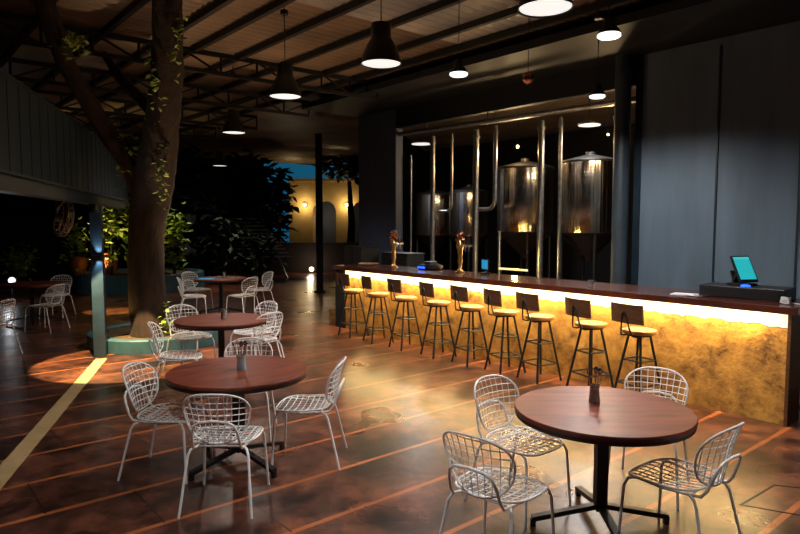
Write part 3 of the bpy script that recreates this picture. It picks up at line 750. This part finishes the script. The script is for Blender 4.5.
MB().tube([(0,-.06,.0), (0,-.12,.15), (0,-.12,.27)], .014, 8).build('bracket', 'dark_metal', fn)

# ================================================================ TREE AND PLANTERS
def ring(name, cx, cy, r, h, lab, w=.16, sx=1):
    t = empty(name, (cx, cy, 0), lab, 'planter')
    m = MB(); m.lathe([(r-w, 0), (r, 0), (r, h-.015), (r-.012, h), (r-w+.012, h), (r-w, h-.015), (r-w, 0)], n=28, sx=sx); m.build('wall', 'teal_paint', t)
    m = MB(); m.lathe([(r-w-.002, .005), (r-w-.002, h-.05), (r*.5, h-.02), (.0001, h-.01)], n=28, sx=sx); m.build('soil', 'soil', t, smooth=True)
    return t
ring('tree_planter', -3.9, 9.95, 1.02, .20, 'teal round kerb planter around the big tree')
ring('back_planter', -7.5, 18.0, 1.55, .50, 'teal raised planter behind the canopy post, full of potted plants', sx=1.15)
def noisy(pts, r, seed, n=18):
    rr = random.Random(seed); P_ = []; out = MB(); pts = [Vector(p) for p in pts]
    fine = []; fr = []
    for i in range(len(pts)-1):
        for k in range(5):
            u = k/5; fine.append(pts[i].lerp(pts[i+1], u)); fr.append(r[i]+(r[i+1]-r[i])*u)
    fine.append(pts[-1]); fr.append(r[-1])
    for i in range(1, len(fine)-1): fine[i] = fine[i]*.5 + (fine[i-1]+fine[i+1])*.25
    out.tube(fine, fr, n)
    out.v = [tuple(Vector(v)+Vector((rr.uniform(-1,1), rr.uniform(-1,1), 0))*.012) for v in out.v]
    return out
tr = empty('tree', (-3.85, 9.65, .19), 'big dark tree with forked trunk growing from the round planter', 'tree')
def tl(x, y, z): return (x+3.85, y-9.65, z-.19)
m = noisy([tl(-3.85,9.65,.10), tl(-3.88,9.65,.35), tl(-3.92,9.62,.9), tl(-3.90,9.6,1.7), tl(-3.72,9.5,2.5), tl(-3.45,9.1,3.1), tl(-3.02,8.3,3.9), tl(-2.70,7.45,4.55), tl(-2.65,7.2,4.75)], [.36, .29, .27, .26, .30, .25, .20, .17, .16], 3)
m.build('trunk', 'bark', tr, smooth=True)
m = noisy([tl(-3.88,9.55,2.25), tl(-4.02,9.35,2.75), tl(-4.2,8.9,3.3), tl(-4.3,8.2,3.95), tl(-4.15,7.45,4.55), tl(-4.1,7.25,4.75)], [.15, .135, .12, .115, .11, .1], 5, 12); m.build('branch', 'bark', tr, smooth=True)
m = noisy([tl(-3.4,8.8,3.4), tl(-3.9,8.9,3.9), tl(-4.3,9.3,4.35)], [.09, .07, .05], 6, 10); m.build('branch', 'bark', tr, smooth=True)
def leaves(spots, L_, n, seed, mt='leaf', name='foliage', parent=None, off=(0,0,0)):
    rr = random.Random(seed); m = MB()
    for (c, r) in spots:
        for k in range(n):
            d = Vector((rr.gauss(0,.5), rr.gauss(0,.5), rr.gauss(0,.5)))
            m.leaf((c[0]-off[0]+d.x*r[0], c[1]-off[1]+d.y*r[1], c[2]-off[2]+d.z*r[2]), L_*rr.uniform(.6,1.2), rr)
    o = m.build(name, mt, parent); return o
TO = (-3.85, 9.65, .19)
leaves([((-3.98,9.25,2.95), (.16,.16,.45)), ((-3.45,9.05,3.0), (.1,.1,.5)), ((-3.35,8.9,2.55), (.08,.08,.6)), ((-3.52,9.38,.45), (.08,.1,.35)), ((-4.15,7.9,4.15), (.1,.1,.12)), ((-3.9,7.7,4.05), (.1,.1,.12)), ((-2.68,7.7,4.2), (.1,.12,.5)), ((-3.1,8.05,3.8), (.08,.08,.5))], .10, 45, 11, 'leaf', 'foliage', tr, TO)['kind'] = 'stuff'
# uplight spike at the tree foot
def spike(name, x, y, z, lab, tgt, pw, col=(1, .62, .2), ang=70, mt='warm_bulb', blend=.6):
    t = empty(name, (x, y, z), lab, 'lamp')
    MB().tube([(0,0,-.02), (0,0,.06)], .01, 6).build('stake', 'black_plastic', t); 
    MB().lathe([(.03,.06), (.045,.09), (.045,.13), (.037,.13), (.03,.10), (.0001,.095)], n=14).build('housing', 'black_plastic', t, smooth=True)
    MB().lathe([(.0001,.105), (.036,.105), (.036,.11), (.0001,.11)], n=14).build('lens', mt, t)
    spot(name+'_beam', (x, y, z+.135), pw, col, ang, blend, tgt, .03)
spike('garden_spotlight', -4.45, 9.35, .17, 'small garden spotlight on the soil left of the tree trunk', (-4.0, 9.4, 1.3), 14, ang=80)
spike('garden_spotlight', -3.35, 9.85, .17, 'small garden spotlight on the soil right of the tree trunk', (-1.2, 9.2, 4.6), 210, (1, .66, .36), 96)

# floodlight on the truss throwing the yellow pool on the floor round the planter
fl = empty('floodlight', (-4.06, 8.32, 2.10), 'small black downlight under the canopy beam beside the post', 'lamp', ROT)
MB().lathe([(.062,-.06), (.066,-.06), (.066,.05), (.0001,.05), (.0001,.045), (.060,.045), (.062,-.06)], n=18).build('housing', 'black_plastic', fl, smooth=True); MB().lathe([(.0001,.034), (.055,.034), (.055,.042), (.0001,.042)], n=18).build('lens', 'warm_bulb', fl)
spot('floodlight_beam', (-4.06, 8.32, 2.03), 1100, (1, .70, .32), 63, .12, (-3.78, 8.47, 0), .02)
spot('roof_spotlight_beam', V(14.7, 4.1, 4.2), 1400, (1, .66, .25), 17, .15, (-6.2, 13.5, 0), .05)

# ---- plants and pots in the back planter
def pot(x, y, z, s, lab, tilt=0):
    t = empty('terracotta_pot', (x, y, z), lab, 'pot', 0, 'terracotta pots in the back planter')
    MB().lathe([(.0001,0), (.14*s,0), (.24*s,.30*s), (.25*s,.48*s), (.19*s,.58*s), (.22*s,.62*s), (.19*s,.62*s), (.16*s,.56*s), (.0001,.55*s)], n=24).build('pot_body', 'terracotta', t, smooth=True)
pot(-7.95, 17.0, .46, 1.0, 'terracotta pot just right of the canopy post, among leaves')
pot(-8.75, 17.0, .46, .85, 'terracotta pot just left of the canopy post')
pot(-7.35, 17.35, .46, 1.0, 'terracotta pot beside the tree trunk, rightmost of three')
def bush(x, y, z, r, h, lab, L_=.22, n=170, seed=0, mt='leaf', stem=True, cat='plant', group=None):
    t = empty('leafy_plant', (x, y, z), lab, cat, 0, group)
    if stem: MB().tube([(0,0,-.03), (.03,.02,h*.4), (-.02,0,h*.8)], [.04,.03,.015], 7).build('stem', 'bark', t)
    leaves([((0,0,h*.55), (r,r,h*.42)), ((r*.3,-r*.2,h*.8), (r*.7,r*.7,h*.25))], L_, n, seed+100, mt, 'foliage', t)['kind'] = 'stuff'
    return t
bush(-7.75, 16.75, .48, .50, 2.4, 'tall yellow-green leafy plant right of the canopy post', .24, 150, 1)
bush(-8.85, 17.05, .48, .35, 1.35, 'shorter yellow-green plant left of the canopy post', .18, 70, 2)
bush(-7.0, 16.9, .48, .38, 3.1, 'tall leafy plant pressed against the tree trunk', .24, 100, 3)
bush(-6.3, 17.4, .48, .4, 1.7, 'dark leafy plant right of the tree trunk in the planter', .24, 110, 4)
bush(-11.2, 18.3, 0, .5, 1.1, 'low plant beside the globe light at far left', .2, 110, 5)
bush(-5.4, 19.5, 0, .7, 1.9, 'dark shrub between the tree trunk and striped screen', .28, 170, 6, 'dark_leaf')
bush(-4.5, 19.8, 0, .6, 1.5, 'dark shrub in front of the striped screen', .25, 150, 7, 'dark_leaf')
spike('garden_spotlight', -8.1, 16.6, .48, 'small garden spotlight between the terracotta pots', (-7.75, 17.0, 1.7), 200, (1, .66, .2), 100)
spike('garden_spotlight', -6.75, 16.4, .48, 'small garden spotlight at the right end of the back planter', (-6.9, 17.0, 2.4), 80, (1, .7, .22), 80)
# globe lamp far left
gl = empty('globe_lamp', (-9.9, 15.4, 0), 'bright white globe lamp on a short stake at far left', 'lamp')
MB().tube([(0,0,0), (0,0,.42)], .025, 8).build('stake', 'black_plastic', gl); MB().ball((0,0,.52), .08, 18).build('globe', 'soft_white_glow', gl, smooth=True).visible_shadow = True
gl.location = (-9.35, 15.0, 0)
point('globe_lamp_light', (-9.35, 14.8, .52), 5, (.9, .95, 1), .03)

# ================================================================ BACKGROUND
def box(name, x0, x1, y0, y1, z0, z1, mt):
    m = MB(); m.quadbox(((x0+x1)/2, (y0+y1)/2, (z0+z1)/2), (x1-x0, y1-y0, z1-z0)); return m.build(name, mt)
struct(box('wall_back_low', -9.2, -1.0, 24.0, 24.25, 0, 1.15, 'red_wall'))
struct(box('wall_back', -26, -6.1, 27, 27.3, 0, 6.5, 'dark_wall'))
struct(box('wall_left', -26.3, -26, -4, 27, 0, 4.4, 'dark_wall'))
struct(box('wall_back_canopy', -17, -9.6, 20.0, 20.2, 0, 2.0, 'dark_wall'))
# arched building
ab = empty('arched_building', (-2.9, 30, 0), 'ochre plastered building with round arches and wall lanterns', 'building')
def arch_wall(parent, spans, x0, x1, z1, y0, y1):
    """front wall with arched openings spans=(xa,xb,zspring)"""
    m = MB()
    def col(xa, xb, za, zb): m.quadbox(((xa+xb)/2, (y0+y1)/2, (za+zb)/2), (xb-xa, y1-y0, zb-za))
    x = x0
    for xa, xb, zs in spans:
        col(x, xa, 0, z1); r = (xb-xa)/2; cx = (xa+xb)/2; K = 16; b = len(m.v)
        for i in range(K+1):
            a = math.pi*(1-i/K); px, pz = cx+r*math.cos(a), zs+r*math.sin(a)
            for y in (y0, y1): m.v.append((px, y, pz)); m.v.append((px, y, z1))
            if i:
                c = b+4*i; m.f += [(c-4, c, c+1, c-3), (c-2, c-1, c+3, c+2), (c-4, c-2, c+2, c), (c-3, c+1, c+3, c-1)]
        x = xb
    col(x, x1, 0, z1)
    return m.build('facade', 'plaster', parent)
arch_wall(ab, [(-1.22, -.12, 2.4), (.62, 1.7, 2.4)], -2.35, 2.6, 3.85, -.35, .55)
MB().quadbox((.1, .05, 3.92), (5.0, .95, .14)).build('cornice', 'plaster', ab)
MB().quadbox((.1, 2.6, 1.9), (5.0, .1, 3.8)).build('inner_wall', 'navy_panel', ab)
MB().quadbox((-1.9, 1.3, 1.9), (.1, 2.6, 3.8)).build('side_wall', 'navy_panel', ab)
point('passage_light', (-3.75, 31.2, 2.2), 14, (1, .75, .4), .08)
def sconce(x, lab):
    t = empty('wall_lantern', (x, 29.58, 2.75), lab, 'lamp')
    MB().quadbox((0,.03,0), (.06,.08,.16)).build('bracket', 'black_plastic', t); MB().ball((0,-.06,.0), .085, 14).build('globe', 'warm_bulb', t, smooth=True)
    point('lantern_light', (x, 29.32, 2.72), 24, (1, .74, .36), .08)
sconce(-4.48, 'wall lantern left of the round arch'); sconce(-2.50, 'wall lantern on the pier right of the round arch')
x = MB().ball((0,0,.15), .09, 14).build('ground_globe_lamp', 'warm_bulb', None, smooth=True, loc=(-3.35, 23.6, .0)); tag(x, 'small bright ground globe at the foot of the low red wall', 'lamp')
point('ground_globe_light', (-3.35, 23.3, .4), 18, (1, .78, .5), .08)
# striped screen
ss = empty('striped_screen', (-5.0, 21.5, 0), 'dark screen with pale horizontal stripes beside the dark trees', 'screen')
m = MB()
for k in range(11): m.bar((-1.15+.02*k, 0, .75+.13*k), (1.3-.12*k, 0, .75+.13*k), .03, .05)
m.build('slats', 'stripe_cloth', ss); MB().bar((-1.1, .05, 0), (-1.0, .05, 2.4), .05, .05).build('post', 'black_steel', ss); MB().bar((1.1,.05,0), (.1,.05,2.4), .05, .05).build('post', 'black_steel', ss)
# lit window of a far kiosk
kk = empty('kiosk', (-8.0, 23.2, 0), 'small far kiosk with orange lit hatch right of the trunk', 'kiosk')
MB().quadbox((0, 1.2, 1.3), (2.0, 1.6, 2.6)).build('body', 'dark_wall', kk)
wn = MB().quadbox((-.35, .385, 1.75), (.5, .03, .9)).build('window_frame', 'back_wood', kk); MB().quadbox((-.35, .365, 1.9), (.36, .02, .45)).build('pane', 'orange_glow', wn)
MB().quadbox((.05,.38,1.6), (.06,.04,1.3)).build('frame_post', 'tan_wood', kk); MB().quadbox((-.35,.35,1.25), (.45,.12,.04)).build('shelf', 'screen_blue', kk)
# dark trees
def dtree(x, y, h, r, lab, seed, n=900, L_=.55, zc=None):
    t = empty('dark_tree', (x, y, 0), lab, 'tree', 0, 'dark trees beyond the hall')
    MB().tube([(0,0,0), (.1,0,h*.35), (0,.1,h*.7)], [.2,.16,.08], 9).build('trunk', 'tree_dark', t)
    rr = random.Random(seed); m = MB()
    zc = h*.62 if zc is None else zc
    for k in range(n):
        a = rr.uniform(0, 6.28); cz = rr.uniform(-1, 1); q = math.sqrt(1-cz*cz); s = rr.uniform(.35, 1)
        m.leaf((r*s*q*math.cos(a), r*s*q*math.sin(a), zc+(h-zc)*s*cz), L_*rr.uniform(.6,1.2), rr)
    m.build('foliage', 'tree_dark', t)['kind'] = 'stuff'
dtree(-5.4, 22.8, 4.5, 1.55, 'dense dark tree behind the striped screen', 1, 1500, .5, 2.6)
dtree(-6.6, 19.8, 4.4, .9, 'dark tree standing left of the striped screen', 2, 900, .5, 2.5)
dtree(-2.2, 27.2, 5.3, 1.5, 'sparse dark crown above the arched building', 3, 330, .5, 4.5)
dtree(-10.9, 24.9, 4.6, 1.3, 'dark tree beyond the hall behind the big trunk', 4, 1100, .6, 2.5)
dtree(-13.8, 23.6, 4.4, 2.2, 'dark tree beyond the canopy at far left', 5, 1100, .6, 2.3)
